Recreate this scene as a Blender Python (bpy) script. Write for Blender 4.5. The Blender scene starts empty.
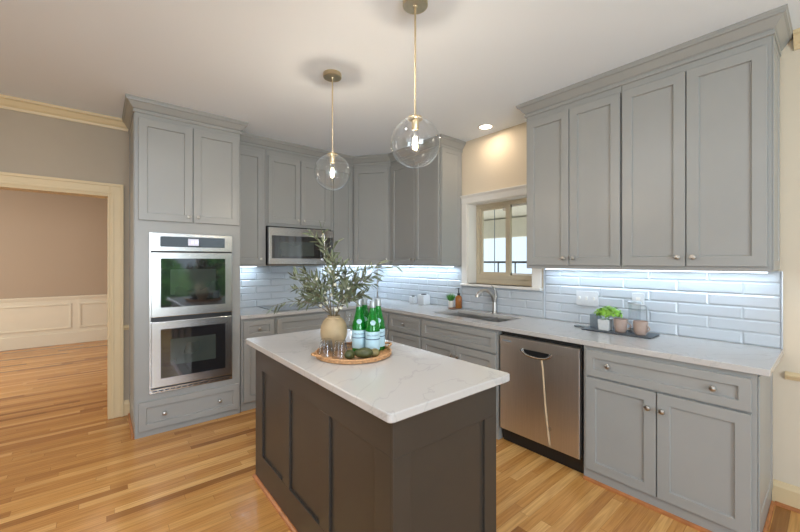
import bpy, bmesh, math, random
from mathutils import Vector, Matrix
PI = math.pi
S = bpy.context.scene
COL = S.collection
random.seed(7)

# ------------------------------------------------------------------ camera
EYE = 1.423
YAW = math.radians(39.6)
cd = bpy.data.cameras.new('camera'); cam = bpy.data.objects.new('camera', cd); COL.objects.link(cam)
cam.location = (0, 0, EYE); cam.rotation_euler = (PI/2, 0, -YAW)
cd.sensor_width = 36; cd.lens = 363/800*36; cd.shift_y = -0.005; cd.clip_start = .02
S.camera = cam
S.view_settings.view_transform = 'Standard'; S.view_settings.look = 'None'
S.view_settings.gamma = 1; S.view_settings.use_curve_mapping = False
S.view_settings.exposure = 0.12
# ------------------------------------------------------------------ world
w = bpy.data.worlds.new('world'); S.world = w; w.use_nodes = True
nt = w.node_tree; bg = nt.nodes['Background']
bg.inputs[0].default_value = (.70, .87, 1, 1); bg.inputs[1].default_value = 1.25
sun = bpy.data.lights.new('sun', 'SUN'); sun.energy = 5; sun.angle = .02; sun.color = (1, .95, .88)
so = bpy.data.objects.new('sun', sun); COL.objects.link(so); so.rotation_euler = (math.radians(-8), math.radians(48), 0)
# ------------------------------------------------------------------ lights
def area(name, loc, target, sx, sy, power, color, spread=None):
    l = bpy.data.lights.new(name, 'AREA'); l.shape = 'RECTANGLE'; l.size = sx; l.size_y = sy
    l.energy = power; l.color = color
    if spread: l.spread = spread
    o = bpy.data.objects.new(name, l); COL.objects.link(o); o.location = loc
    d = Vector(target) - Vector(loc)
    o.rotation_euler = d.to_track_quat('-Z', 'Y').to_euler()
    return o
DAY = (.79, .89, 1.0)
area('window_daylight', (-.05, -3.08, 1.38), (-.05, 0, 4.1), 1.7, 2.0, 165, DAY)  # area lamp added at the front window, tilted up to brighten the ceiling
area('window_daylight', (-2.88, -.6, 1.38), (0, -.3, 3.9), 2.6, 2.0, 28, DAY)  # same kind of added lamp at the unseen left window, also tilted up
area('window_daylight', (-2.9, 6.6, 1.5), (0, 6.6, 1.2), 2.2, 1.6, 50, (1, .93, .82))  # fill lamp added for the next room; its wall has no window here
CANS = [(2.88, 2.18), (.45, 1.35), (-1.0, .5), (-1.0, 2.5), (1.1, -1.5), (-1.2, -1.5), (-.35, 1.6), (-1.4, 6.4), (0, 6.4)]  # only the first is seen; the others are added out of view for fill
WARM = (1, .82, .62)

# ------------------------------------------------------------------ materials
def new_mat(name):
    m = bpy.data.materials.new(name); m.use_nodes = True
    return m, m.node_tree, m.node_tree.nodes['Principled BSDF']
def lin(r, g, b):
    f = lambda c: (c/255/12.92) if c/255 <= .04045 else ((c/255+.055)/1.055)**2.4
    return (f(r), f(g), f(b), 1)
def pm(name, col, rough=.5, metal=0, noise=0, nscale=8, bump=0, bscale=60, stretch=None, spec=None, coat=0):
    m, t, p = new_mat(name)
    p.inputs['Base Color'].default_value = col; p.inputs['Roughness'].default_value = rough
    p.inputs['Metallic'].default_value = metal
    if spec is not None: p.inputs['Specular IOR Level'].default_value = spec
    if coat: p.inputs['IOR'].default_value = coat
    tc = t.nodes.new('ShaderNodeTexCoord'); mp = t.nodes.new('ShaderNodeMapping')
    t.links.new(tc.outputs['Object'], mp.inputs[0])
    if stretch: mp.inputs['Scale'].default_value = stretch
    if noise:
        n = t.nodes.new('ShaderNodeTexNoise'); n.inputs['Scale'].default_value = nscale; n.inputs['Detail'].default_value = 3
        t.links.new(mp.outputs[0], n.inputs['Vector'])
        r = t.nodes.new('ShaderNodeValToRGB')
        a = [c*(1-noise) for c in col[:3]]+[1]; b = [min(1, c*(1+noise)) for c in col[:3]]+[1]
        r.color_ramp.elements[0].color = a; r.color_ramp.elements[1].color = b
        r.color_ramp.elements[0].position = .3; r.color_ramp.elements[1].position = .7
        t.links.new(n.outputs['Fac'], r.inputs[0]); t.links.new(r.outputs[0], p.inputs['Base Color'])
    if bump:
        n = t.nodes.new('ShaderNodeTexNoise'); n.inputs['Scale'].default_value = bscale
        t.links.new(mp.outputs[0], n.inputs['Vector'])
        b = t.nodes.new('ShaderNodeBump'); b.inputs['Strength'].default_value = bump; b.inputs['Distance'].default_value = .002
        t.links.new(n.outputs['Fac'], b.inputs['Height']); t.links.new(b.outputs[0], p.inputs['Normal'])
    return m
def emit(name, col, s):
    m, t, p = new_mat(name)
    p.inputs['Base Color'].default_value = (.8, .8, .8, 1)
    p.inputs['Emission Color'].default_value = col; p.inputs['Emission Strength'].default_value = s
    return m
def thin_glass(name, tint=(1, 1, 1, 1), rim=(.85, .88, .9, 1), base=.06, rimw=.5, body=0, bodycol=None, rough=.0):
    m = bpy.data.materials.new(name); m.use_nodes = True; t = m.node_tree; t.nodes.clear()
    out = t.nodes.new('ShaderNodeOutputMaterial'); tr = t.nodes.new('ShaderNodeBsdfTransparent'); gl = t.nodes.new('ShaderNodeBsdfGlossy')
    tr.inputs[0].default_value = tint; gl.inputs[0].default_value = rim; gl.inputs['Roughness'].default_value = rough
    lw = t.nodes.new('ShaderNodeLayerWeight'); lw.inputs[0].default_value = .5
    pw = t.nodes.new('ShaderNodeMath'); pw.operation = 'POWER'; pw.inputs[1].default_value = 3.2
    t.links.new(lw.outputs['Facing'], pw.inputs[0])
    ma = t.nodes.new('ShaderNodeMath'); ma.operation = 'MULTIPLY_ADD'; ma.inputs[1].default_value = rimw; ma.inputs[2].default_value = base
    t.links.new(pw.outputs[0], ma.inputs[0])
    mx = t.nodes.new('ShaderNodeMixShader'); t.links.new(ma.outputs[0], mx.inputs[0])
    src = tr.outputs[0]
    if body:
        df = t.nodes.new('ShaderNodeBsdfDiffuse'); df.inputs[0].default_value = bodycol
        m2 = t.nodes.new('ShaderNodeMixShader'); m2.inputs[0].default_value = body
        t.links.new(tr.outputs[0], m2.inputs[1]); t.links.new(df.outputs[0], m2.inputs[2]); src = m2.outputs[0]
    t.links.new(src, mx.inputs[1]); t.links.new(gl.outputs[0], mx.inputs[2]); t.links.new(mx.outputs[0], out.inputs[0])
    return m

def floor_mat():
    m, t, p = new_mat('oak_strip_floor'); N = t.nodes; L = t.links
    tc = N.new('ShaderNodeTexCoord'); sp = N.new('ShaderNodeSeparateXYZ'); L.new(tc.outputs['Object'], sp.inputs[0])
    def mth(op, a, b=None, c=None):
        n = N.new('ShaderNodeMath'); n.operation = op
        for i, v in enumerate((a, b, c)):
            if v is None: continue
            if isinstance(v, (int, float)): n.inputs[i].default_value = v
            else: L.new(v, n.inputs[i])
        return n.outputs[0]
    yr = mth('DIVIDE', sp.outputs[1], .058); row = mth('FLOOR', yr); fy = mth('FRACT', yr)
    wn = N.new('ShaderNodeTexWhiteNoise'); wn.noise_dimensions = '1D'; L.new(row, wn.inputs['W'])
    off = mth('MULTIPLY', wn.outputs['Value'], 7.3)
    xr = mth('ADD', mth('DIVIDE', sp.outputs[0], .95), off); pl = mth('FLOOR', xr); fx = mth('FRACT', xr)
    cb = N.new('ShaderNodeCombineXYZ'); L.new(row, cb.inputs[0]); L.new(pl, cb.inputs[1])
    w2 = N.new('ShaderNodeTexWhiteNoise'); w2.noise_dimensions = '2D'; L.new(cb.outputs[0], w2.inputs['Vector'])
    rp = N.new('ShaderNodeValToRGB'); e = rp.color_ramp.elements
    e[0].position = 0; e[0].color = lin(150, 100, 48); e[1].position = 1; e[1].color = lin(222, 176, 112)
    for pos, c in ((.12, lin(188, 134, 74)), (.5, lin(198, 145, 80)), (.8, lin(208, 158, 92))):
        x = e.new(pos); x.color = c
    L.new(w2.outputs['Value'], rp.inputs[0])
    # grain, shifted per plank
    mp = N.new('ShaderNodeCombineXYZ')
    L.new(mth('MULTIPLY', sp.outputs[0], 2.2), mp.inputs[0]); L.new(mth('MULTIPLY', sp.outputs[1], 42), mp.inputs[1])
    L.new(mth('MULTIPLY', w2.outputs['Value'], 50), mp.inputs[2])
    ns = N.new('ShaderNodeTexNoise'); ns.inputs['Scale'].default_value = 1.6; ns.inputs['Detail'].default_value = 5; ns.inputs['Distortion'].default_value = .6
    L.new(mp.outputs[0], ns.inputs['Vector'])
    gr = N.new('ShaderNodeValToRGB'); g = gr.color_ramp.elements; g[0].position = .3; g[0].color = (.66, .58, .5, 1); g[1].position = .62; g[1].color = (1.05, 1.03, 1, 1)
    L.new(ns.outputs['Fac'], gr.inputs[0])
    mx = N.new('ShaderNodeMix'); mx.data_type = 'RGBA'; mx.blend_type = 'MULTIPLY'; mx.inputs[0].default_value = .75
    L.new(rp.outputs[0], mx.inputs[6]); L.new(gr.outputs[0], mx.inputs[7])
    gy = mth('LESS_THAN', fy, .025); gx = mth('LESS_THAN', fx, .0025); gap = mth('MAXIMUM', gy, gx)
    m2 = N.new('ShaderNodeMix'); m2.data_type = 'RGBA'; L.new(mth('MULTIPLY', gap, .55), m2.inputs[0])
    L.new(mx.outputs[2], m2.inputs[6]); m2.inputs[7].default_value = lin(110, 70, 36)
    L.new(m2.outputs[2], p.inputs['Base Color'])
    L.new(mth('MULTIPLY_ADD', ns.outputs['Fac'], .12, .14), p.inputs['Roughness'])
    bp = N.new('ShaderNodeBump'); bp.inputs['Strength'].default_value = .25; bp.inputs['Distance'].default_value = .002
    L.new(mth('SUBTRACT', ns.outputs['Fac'], mth('MULTIPLY', gap, .8)), bp.inputs['Height']); L.new(bp.outputs[0], p.inputs['Normal'])
    return m

def quartz_mat():
    m, t, p = new_mat('white_quartz'); N = t.nodes; L = t.links
    tc = N.new('ShaderNodeTexCoord'); ns = N.new('ShaderNodeTexNoise')
    ns.inputs['Scale'].default_value = 1.7; ns.inputs['Detail'].default_value = 8; ns.inputs['Distortion'].default_value = 1.6
    L.new(tc.outputs['Object'], ns.inputs['Vector'])
    a = N.new('ShaderNodeMath'); a.operation = 'SUBTRACT'; a.inputs[1].default_value = .5; L.new(ns.outputs['Fac'], a.inputs[0])
    b = N.new('ShaderNodeMath'); b.operation = 'ABSOLUTE'; L.new(a.outputs[0], b.inputs[0])
    r = N.new('ShaderNodeValToRGB'); e = r.color_ramp.elements
    e[0].position = 0; e[0].color = lin(176, 174, 172); e[1].position = .010; e[1].color = lin(188, 185, 182)
    L.new(b.outputs[0], r.inputs[0])
    L.new(r.outputs[0], p.inputs['Base Color']); p.inputs['Roughness'].default_value = .16
    return m

M = dict(
    floor=floor_mat(), quartz=quartz_mat(),
    grey=pm('grey_cabinet_paint', lin(153, 153, 150), .34, noise=.02, nscale=3, bump=.03, bscale=90),
    island=pm('charcoal_brown_paint', lin(58, 53, 48), .36, noise=.04, nscale=4, bump=.03, bscale=90),
    ceiling=pm('white_ceiling_paint', lin(232, 238, 245), .9, bump=.1, bscale=140),
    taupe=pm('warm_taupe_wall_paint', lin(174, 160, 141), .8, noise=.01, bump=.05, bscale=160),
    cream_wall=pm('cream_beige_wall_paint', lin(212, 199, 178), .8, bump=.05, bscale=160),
    far_wall=pm('brown_taupe_wall_paint', lin(180, 164, 146), .8, bump=.05, bscale=160),
    cream=pm('cream_trim_paint', lin(213, 190, 149), .45, noise=.01),
    wains=pm('ivory_wainscot_paint', lin(226, 220, 202), .45, noise=.01),
    white=pm('white_trim_paint', lin(228, 224, 217), .4, noise=.01),
    sash=pm('tan_window_frame', lin(200, 187, 162), .45, noise=.02),
    steel=pm('brushed_stainless_steel', (.56, .54, .52, 1), .27, 1, noise=.07, nscale=5, bump=.06, bscale=30, stretch=(1, 1, 40)),
    dsteel=pm('satin_dishwasher_steel', (.66, .62, .58, 1), .42, 1, noise=.05, nscale=5, stretch=(60, 60, 1)),
    sinksteel=pm('satin_sink_steel', (.46, .45, .44, 1), .38, .9, noise=.04, nscale=8),
    steel_h=pm('brushed_steel_trim', (.50, .49, .48, 1), .24, 1, noise=.05, nscale=6, stretch=(1, 1, 30)),
    nickel=pm('satin_nickel', (.50, .47, .43, 1), .32, 1, noise=.03),
    brass=pm('brushed_brass', (.64, .53, .35, 1), .3, 1, noise=.05, nscale=30),
    black=pm('black_plastic', (.012, .012, .013, 1), .35, noise=.1),
    bglass=pm('black_oven_glass', (.014, .014, .016, 1), .05, noise=.1, nscale=2, coat=2.1),
    bwin=pm('oven_window_glass', (.045, .055, .05, 1), .06, noise=.2, nscale=2, coat=2.1),
    cook=pm('black_ceramic_glass', (.16, .165, .17, 1), .08, noise=.1, nscale=2, spec=.9),
    tile=pm('white_glazed_tile', lin(190, 196, 202), .12, noise=.02, nscale=2),
    grout=pm('pale_grey_grout', lin(170, 174, 178), .8, noise=.05),
    shoe=pm('oak_shoe_molding', lin(172, 108, 60), .35, noise=.2, nscale=20),
    plate=pm('white_switch_plastic', lin(208, 210, 212), .3, noise=.01),
    slate=pm('dark_slate_tray', lin(84, 90, 96), .45, noise=.12, nscale=30),
    mug=pm('blush_stoneware', lin(170, 148, 136), .35, noise=.06, nscale=25),
    conc=pm('pale_concrete', lin(200, 202, 202), .7, noise=.05, nscale=40, bump=.2),
    tin=pm('blue_grey_ribbed_ceramic', lin(128, 140, 150), .5, noise=.1, nscale=40),
    leafb=pm('bright_green_leaf', lin(128, 178, 62), .45, noise=.35, nscale=30),
    leafs=pm('succulent_green', lin(84, 150, 70), .45, noise=.3, nscale=30),
    olive=pm('olive_leaf', lin(104, 112, 86), .4, noise=.6, nscale=22),
    stem=pm('olive_twig', lin(112, 100, 74), .7, noise=.2, nscale=40),
    petal=pm('cream_blossom', lin(228, 224, 204), .6, noise=.05),
    vase=pm('beige_ceramic', lin(170, 148, 114), .55, noise=.09, nscale=14, bump=.15, bscale=40),
    rattan=pm('woven_rattan', lin(186, 140, 96), .65, noise=.3, nscale=90, bump=.6, bscale=120),
    avo=pm('avocado_skin', lin(66, 70, 36), .45, noise=.35, nscale=60, bump=.5, bscale=90),
    kiwi=pm('brown_pear_skin', lin(120, 108, 66), .5, noise=.25, nscale=50, bump=.3, bscale=90),
    label=pm('pale_blue_label', lin(178, 208, 220), .5, noise=.03),
    ink=pm('dark_blue_ink', lin(40, 62, 100), .5, noise=.02),
    redink=pm('red_ink', lin(170, 50, 50), .5, noise=.02),
    capm=pm('silver_foil_cap', lin(170, 176, 180), .35, .6, noise=.05),
    amber=pm('amber_glass', lin(160, 98, 44), .12, noise=.15, nscale=20),
    wood=pm('walnut_coaster', lin(132, 100, 76), .5, noise=.2, nscale=30),
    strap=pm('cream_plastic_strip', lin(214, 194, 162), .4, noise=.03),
    glass=thin_glass('clear_glass', base=.07, rimw=1.1),
    winglass=thin_glass('window_glass', base=.04, rimw=.3),
    tumbler=thin_glass('clear_tumbler_glass', tint=(.88, .89, .90, 1), base=.06, rimw=.35),
    green=thin_glass('green_bottle_glass', tint=(.10, .62, .16, 1), rim=(.7, .9, .75, 1), base=.06, rimw=.35, body=.38, bodycol=lin(20, 150, 50)),
    rail=pm('dark_metal_railing', (.03, .035, .04, 1), .5, noise=.1),
    porch=pm('porch_white_paint', lin(225, 222, 214), .7, noise=.03),
    lawn=pm('lawn_grass', lin(96, 140, 60), .9, noise=.4, nscale=3),
    hedge=pm('garden_foliage', lin(80, 140, 60), .8, noise=.6, nscale=6, bump=1, bscale=12),
    pale=pm('pale_siding', lin(205, 214, 224), .8, noise=.03),
    led=emit('led_strip', (.75, .88, 1, 1), 5),
    canlens=emit('frosted_downlight_lens', (1, .9, .74, 1), 9),
    fil=emit('glowing_filament', (1, .66, .3, 1), 30),
    disp=emit('blue_clock_display', (.04, .04, .5, 1), .25),
    digits=emit('clock_digits', (.5, .65, 1, 1), .9),
)

# ------------------------------------------------------------------ mesh helpers
class MB:
    def __init__(s): s.bm = bmesh.new()
    def poly(s, pts):
        vs = [s.bm.verts.new(p) for p in pts]; return s.bm.faces.new(vs)
    def box(s, x0, x1, y0, y1, z0, z1):
        return s.hexa([(x0,y0),(x1,y0),(x1,y1),(x0,y1)], z0, z1)
    def hexa(s, plan, z0, z1):
        n = len(plan); b = [s.bm.verts.new((x, y, z0)) for x, y in plan]; t = [s.bm.verts.new((x, y, z1)) for x, y in plan]
        s.bm.faces.new(b[::-1]); s.bm.faces.new(t)
        for i in range(n): j = (i+1) % n; s.bm.faces.new((b[i], b[j], t[j], t[i]))
        return s
    def fbox(s, F, a0, a1, b0, b1, z0, z1):
        return s.hexa([F.xy(a0, b0), F.xy(a1, b0), F.xy(a1, b1), F.xy(a0, b1)], z0, z1)
    def rings(s, rings, cap0=True, cap1=True, closed=True):
        R = [[s.bm.verts.new(p) for p in r] for r in rings]
        n = len(R[0])
        for k in range(len(R)-1):
            for i in range(n if closed else n-1):
                j = (i+1) % n
                s.bm.faces.new((R[k][i], R[k][j], R[k+1][j], R[k+1][i]))
        if cap0: s.bm.faces.new(R[0][::-1])
        if cap1: s.bm.faces.new(R[-1])
        return s
    def lathe(s, c, prof, seg=24, axis=(0, 0, 1), cap0=True, cap1=True):
        q = Vector((0, 0, 1)).rotation_difference(Vector(axis)); c = Vector(c)
        rings = []
        for r, h in prof:
            rings.append([c + q @ Vector((max(r, 1e-5)*math.cos(2*PI*i/seg), max(r, 1e-5)*math.sin(2*PI*i/seg), h)) for i in range(seg)])
        return s.rings(rings, cap0, cap1)
    def tube(s, pts, r, seg=8, closed=False):
        pts = [Vector(p) for p in pts]; n = len(pts)
        rr = r if isinstance(r, (list, tuple)) else [r]*n
        rings = []; up = None
        for i, p in enumerate(pts):
            if closed: d = pts[(i+1) % n] - pts[i-1]
            else: d = pts[min(i+1, n-1)] - pts[max(i-1, 0)]
            d.normalize()
            if up is None:
                up = Vector((0, 0, 1)) if abs(d.z) < .9 else Vector((1, 0, 0))
            u = (up - d*up.dot(d)).normalized(); v = d.cross(u); up = u
            rings.append([p + u*rr[i]*math.cos(2*PI*k/seg) + v*rr[i]*math.sin(2*PI*k/seg) for k in range(seg)])
        if closed: rings.append(rings[0]); return s.rings(rings, False, False)
        return s.rings(rings)
    def sweep(s, path, prof, closed_path=False):
        """profile [(out, z)] carried along an xy path, out = right-hand side of travel, mitred"""
        P = [Vector(p) for p in path]; rings = []
        for i, p in enumerate(P):
            def nrm(a, b): d = (b-a).normalized(); return Vector((d.y, -d.x))
            ns = []
            if i > 0: ns.append(nrm(P[i-1], p))
            if i < len(P)-1: ns.append(nrm(p, P[i+1]))
            if len(ns) == 2:
                mdir = (ns[0]+ns[1]).normalized(); k = 1/max(.2, mdir.dot(ns[0]))
            else: mdir = ns[0]; k = 1
            rings.append([(p.x+mdir.x*o*k, p.y+mdir.y*o*k, z) for o, z in prof])
        return s.rings(rings)
    def door(s, F, a0, a1, z0, z1, b=0, t=.02, st=.058, rec=.012, ch=.002, bev=.004):
        def ring(i, n): return [F.p(a0+i, b+n, z0+i), F.p(a1-i, b+n, z0+i), F.p(a1-i, b+n, z1-i), F.p(a0+i, b+n, z1-i)]
        st = min(st, (z1-z0)*.3, (a1-a0)*.3)
        return s.rings([ring(0, 0), ring(0, t-ch), ring(ch, t), ring(st, t), ring(st+.002, t-.003), ring(st+bev, t-rec), ring(st+bev+.012, t-rec)])
    def plan(s, xs, ys, z0, z1, inside):
        """solid slab of the plan cells for which inside() holds, without inner faces"""
        T = {}; B = {}
        def v(D, i, j, z):
            if (i, j) not in D: D[(i, j)] = s.bm.verts.new((xs[i], ys[j], z))
            return D[(i, j)]
        c = {(i, j) for i in range(len(xs)-1) for j in range(len(ys)-1) if inside((xs[i]+xs[i+1])/2, (ys[j]+ys[j+1])/2)}
        for i, j in c:
            s.bm.faces.new((v(T,i,j,z1), v(T,i+1,j,z1), v(T,i+1,j+1,z1), v(T,i,j+1,z1)))
            s.bm.faces.new((v(B,i,j+1,z0), v(B,i+1,j+1,z0), v(B,i+1,j,z0), v(B,i,j,z0)))
            for (di, dj, p, q) in ((0,-1,(i,j),(i+1,j)), (1,0,(i+1,j),(i+1,j+1)), (0,1,(i+1,j+1),(i,j+1)), (-1,0,(i,j+1),(i,j))):
                if (i+di, j+dj) not in c:
                    s.bm.faces.new((v(B,*p,z0), v(B,*q,z0), v(T,*q,z1), v(T,*p,z1)))
        return s
    def build(s, name, mat, loc=(0, 0, 0), parent=None, smooth=False, bevel=0, norm=True):
        if norm: bmesh.ops.recalc_face_normals(s.bm, faces=s.bm.faces)
        bmesh.ops.translate(s.bm, vec=-Vector(loc), verts=s.bm.verts)
        me = bpy.data.meshes.new(name); s.bm.to_mesh(me); s.bm.free()
        me.materials.append(mat)
        if smooth:
            me.polygons.foreach_set('use_smooth', [True]*len(me.polygons))
            try: me.set_sharp_from_angle(angle=math.radians(40))
            except Exception: pass
        o = bpy.data.objects.new(name, me); COL.objects.link(o)
        if parent: o.parent = parent
        else: o.location = loc
        if bevel:
            b = o.modifiers.new('bevel', 'BEVEL'); b.width = bevel; b.segments = 2; b.limit_method = 'ANGLE'; b.angle_limit = math.radians(40)
        return o

class Fr:
    """a wall frame: a runs along the wall, b stands out from it"""
    def __init__(s, o, u, n): s.o = Vector(o); s.u = Vector(u).normalized(); s.n = Vector(n).normalized()
    def xy(s, a, b): p = s.o + s.u*a + s.n*b; return (p.x, p.y)
    def p(s, a, b, z): x, y = s.xy(a, b); return (x, y, z)

W, D, H = 3.08, 4.23, 2.735
FR = Fr((W, 0), (0, 1), (-1, 0))      # window wall, a = y
FB = Fr((0, D), (1, 0), (0, -1))      # oven and cooktop wall, a = x

class Thing:
    def __init__(s, name, label, cat, loc, group=None):
        s.loc = Vector(loc); e = bpy.data.objects.new(name, None); e.empty_display_size = .05; COL.objects.link(e); e.location = loc
        e['label'] = label; e['category'] = cat
        if group: e['group'] = group
        s.e = e
    def part(s, name, mb, mat, parent=None, label=None, **k):
        o = mb.build(name, mat, s.loc, parent or s.e, **k)
        if label: o['label'] = label
        return o
def single(o, label, cat, group=None):
    o['label'] = label; o['category'] = cat
    if group: o['group'] = group
    return o
def struct(name, mb, mat, parent=None, **k):
    o = mb.build(name, mat, (0, 0, 0), parent, **k)
    if not parent: o['kind'] = 'structure'
    return o
def copy_thing(root, loc, label=None):
    def cp(o, par):
        c = o.copy(); COL.objects.link(c); c.parent = par
        for ch in list(o.children): cp(ch, c)
        return c
    r = cp(root, None); r.location = loc
    if label: r['label'] = label
    return r

# ------------------------------------------------------------------ setting
X0, Y0 = -3.0, -3.2
YF = 8.55
struct('floor', MB().box(X0-.1, W+.2, Y0-.1, YF+.1, -.1, 0), M['floor'])
struct('ceiling', MB().box(X0-.1, W+.2, Y0-.1, YF+.1, H, H+.1), M['ceiling'])
# window wall with its opening
WY0, WY1, WZ0, WZ1 = 1.80, 2.566, 1.19, 2.055
mb = MB(); WX = W+.2
mb.box(W, WX, Y0-.1, WY0, 0, H).box(W, WX, WY1, YF+.1, 0, H).box(W, WX, WY0, WY1, 0, WZ0).box(W, WX, WY0, WY1, WZ1, H)
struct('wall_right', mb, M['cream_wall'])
# oven wall with cased opening to next room
DX1, DZ = .07, 2.03; DX0 = -1.7
mb = MB(); mb.box(X0, DX0, D, D+.12, 0, H).box(DX1, W, D, D+.12, 0, H).box(DX0, DX1, D, D+.12, DZ, H)
struct('wall_back', mb, M['taupe'])
# wall behind the camera, two windows
mb = MB(); wins = [(-.95, .85), (1.0, 2.8)]
xs = [X0, -.6, .75, 1.05, 2.4, W]
mb.box(X0, -.95, Y0-.1, Y0, 0, H).box(.85, 1.0, Y0-.1, Y0, 0, H).box(2.8, W, Y0-.1, Y0, 0, H)
for a, b in wins: mb.box(a, b, Y0-.1, Y0, 0, .3).box(a, b, Y0-.1, Y0, 2.45, H)
struct('wall_front', mb, M['taupe'])
mb = MB(); mb.box(X0-.1, X0, Y0-.1, -1.95, 0, H).box(X0-.1, X0, .75, YF+.1, 0, H).box(X0-.1, X0, -1.95, .75, 0, .3).box(X0-.1, X0, -1.95, .75, 2.45, H)
struct('wall_left', mb, M['taupe'])
struct('wall_far', MB().box(X0, W, YF, YF+.1, 0, H), M['far_wall'])
struct('wall_side', MB().box(1.4, 1.5, D+.12, YF, 0, H), M['far_wall'])
def window_unit(name, F, a0, a1, b, z0, z1, mid=True):
    mb = MB(); f = .05
    mb.fbox(F, a0, a1, b, b+.05, z0, z0+f).fbox(F, a0, a1, b, b+.05, z1-f, z1).fbox(F, a0, a0+f, b, b+.05, z0+f, z1-f).fbox(F, a1-f, a1, b, b+.05, z0+f, z1-f)
    m = (a0+a1)/2
    mb.fbox(F, m-.025, m+.025, b, b+.05, z0+f, z1-f)
    o = struct(name, mb, M['white'])
    struct('pane', MB().fbox(F, a0+f, a1-f, b+.022, b+.026, z0+f, z1-f), M['winglass'], parent=o)
for k, (a, b) in enumerate(wins): window_unit(f'window_{k+2}', Fr((0, Y0), (1, 0), (0, 1)), a, b, -.075, .3, 2.45)
window_unit('window_4', Fr((X0, 0), (0, 1), (1, 0)), -1.95, .75, -.075, .3, 2.45)

# kitchen window: tan frame with a sliding sash on the left and a fixed one on the right
wx0, wx1 = W+.12, W+.19     # frame depth
fr = MB(); F1 = Fr((wx1, 0), (0, 1), (-1, 0)); f = .046; b0, b1 = 0, .055
fz0, fz1 = 1.242, WZ1
fr.fbox(F1, WY0, WY1, b0, b1, fz0, fz0+f).fbox(F1, WY0, WY1, b0, b1, fz1-f, fz1)
fr.fbox(F1, WY0, WY0+f, b0, b1, fz0+f, fz1-f).fbox(F1, WY1-f, WY1, b0, b1, fz0+f, fz1-f)
fr.fbox(F1, WY0, WY1, 0, .05, WZ0, fz0)
win = struct('window_1', fr, M['sash'], bevel=.003)
sa, sb = 2.137, WY1-f   # left sash in the picture
g = .028
sm = MB(); sz0, sz1 = fz0+f, fz1-f
sm.fbox(F1, sa, sb, .012, .036, sz0, sz0+g).fbox(F1, sa, sb, .012, .036, sz1-g, sz1).fbox(F1, sa, sa+.05, .012, .05, sz0, sz1).fbox(F1, sb-g, sb, .012, .036, sz0+g, sz1-g)
struct('sash', sm, M['sash'], parent=win)
sm = MB().fbox(F1, WY0+f, sa, .002, .012, sz0, sz0+.02).fbox(F1, WY0+f, sa, .002, .012, sz1-.02, sz1)
struct('sash', sm, M['white'], parent=win)
struct('pane', MB().fbox(F1, sa+.05, sb-g, .022, .025, sz0+g, sz1-g), M['winglass'], parent=win)
struct('pane', MB().fbox(F1, WY0+f, sa, .004, .007, sz0+.02, sz1-.02), M['winglass'], parent=win)
struct('muntin', MB().fbox(F1, (sa+sb)/2+.005, (sa+sb)/2+.013, .026, .03, sz0+g, sz1-g), M['tin'], parent=win)
struct('sash_lock', MB().fbox(F1, sa+.06, sa+.085, .036, .046, sz1-g-.03, sz1-g), M['white'], parent=win)
# casing, head, stool and apron
cas = MB()
cas.fbox(FR, WY1, WY1+.075, 0, .02, 1.19, 2.055).fbox(FR, WY0-.09, WY0, 0, .02, 1.19, 2.055)
cas.fbox(FR, WY0-.09, WY1+.075, 0, .022, 2.055, 2.115)
# jamb liners
cas.box(W, W+.135, WY1-.008, WY1, 1.19, WZ1).box(W, W+.135, WY0, WY0+.008, 1.19, WZ1).box(W, W+.135, WY0, WY1, WZ1-.008, WZ1)
struct('trim_1', cas, M['white'], bevel=.003)
hd = MB().sweep([(W, WY1+.077), (W-.0005, WY0-.10)], [(0, 2.112), (.022, 2.112), (.026, 2.12), (.034, 2.128), (.04, 2.136), (.04, 2.145), (0, 2.145)])
struct('trim_2', hd, M['white'])
st = MB().fbox(FR, WY0-.10, WY1+.077, -.12, .045, 1.165, 1.19)
struct('trim_3', st, M['white'], bevel=.006)

# cased opening to the next room
cs = MB()
for y0, y1 in ((D-.02, D), (D+.12, D+.14)):
    cs.box(DX1, DX1+.10, y0, y1, 0, DZ+.104).box(DX0, DX1, y0, y1, DZ, DZ+.104).box(DX0-.1, DX0, y0, y1, 0, DZ+.104)
cs.box(DX1-.014, DX1, D-.02, D+.14, 0, DZ).box(DX0, DX0+.014, D-.02, D+.14, 0, DZ).box(DX0+.014, DX1-.014, D-.02, D+.14, DZ-.014, DZ)
cs.box(DX1+.012, DX1+.03, D-.027, D-.02, 0, DZ+.03).box(DX1+.078, DX1+.10, D-.03, D-.02, 0, DZ+.104).box(DX0, DX1+.012, D-.027, D-.02, DZ+.012, DZ+.03).box(DX0, DX1+.078, D-.03, D-.02, DZ+.08, DZ+.104)
struct('trim_4', cs, M['cream'], bevel=.003)
# crown on the walls
CROWN = [(0, H-.095), (.01, H-.095), (.014, H-.075), (.026, H-.06), (.042, H-.03), (.05, H-.022), (.056, H-.02), (.058, H), (0, H)]
struct('trim_5', MB().sweep([(X0, D), (.2155, D)], CROWN), M['cream'])
struct('trim_6', MB().sweep([(W, .165), (W, Y0)], CROWN), M['cream'])
# chair rails
RAIL = [(0, .74), (.008, .742), (.012, .752), (.022, .762), (.024, .772), (.012, .785), (0, .787)]
struct('trim_7', MB().sweep([(W, .2), (W, Y0)], RAIL), M['cream'])
struct('trim_8', MB().sweep([(DX1+.1, D), (.2155, D)], [(o, z+.05) for o, z in RAIL]), M['cream'])
# baseboards
BASE = [(0, 0), (.016, 0), (.016, .105), (.010, .12), (.006, .135), (0, .137)]
struct('baseboard_right', MB().sweep([(W, .252), (W, Y0)], BASE), M['cream'])
struct('baseboard_back', MB().sweep([(DX1+.1, D), (.2155, D)], BASE), M['cream'])
struct('trim_9', MB().sweep([(W-.016, .24), (W-.016, Y0)], [(0, 0), (.014, 0), (.012, .012), (0, .018)]), M['shoe'])
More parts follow.
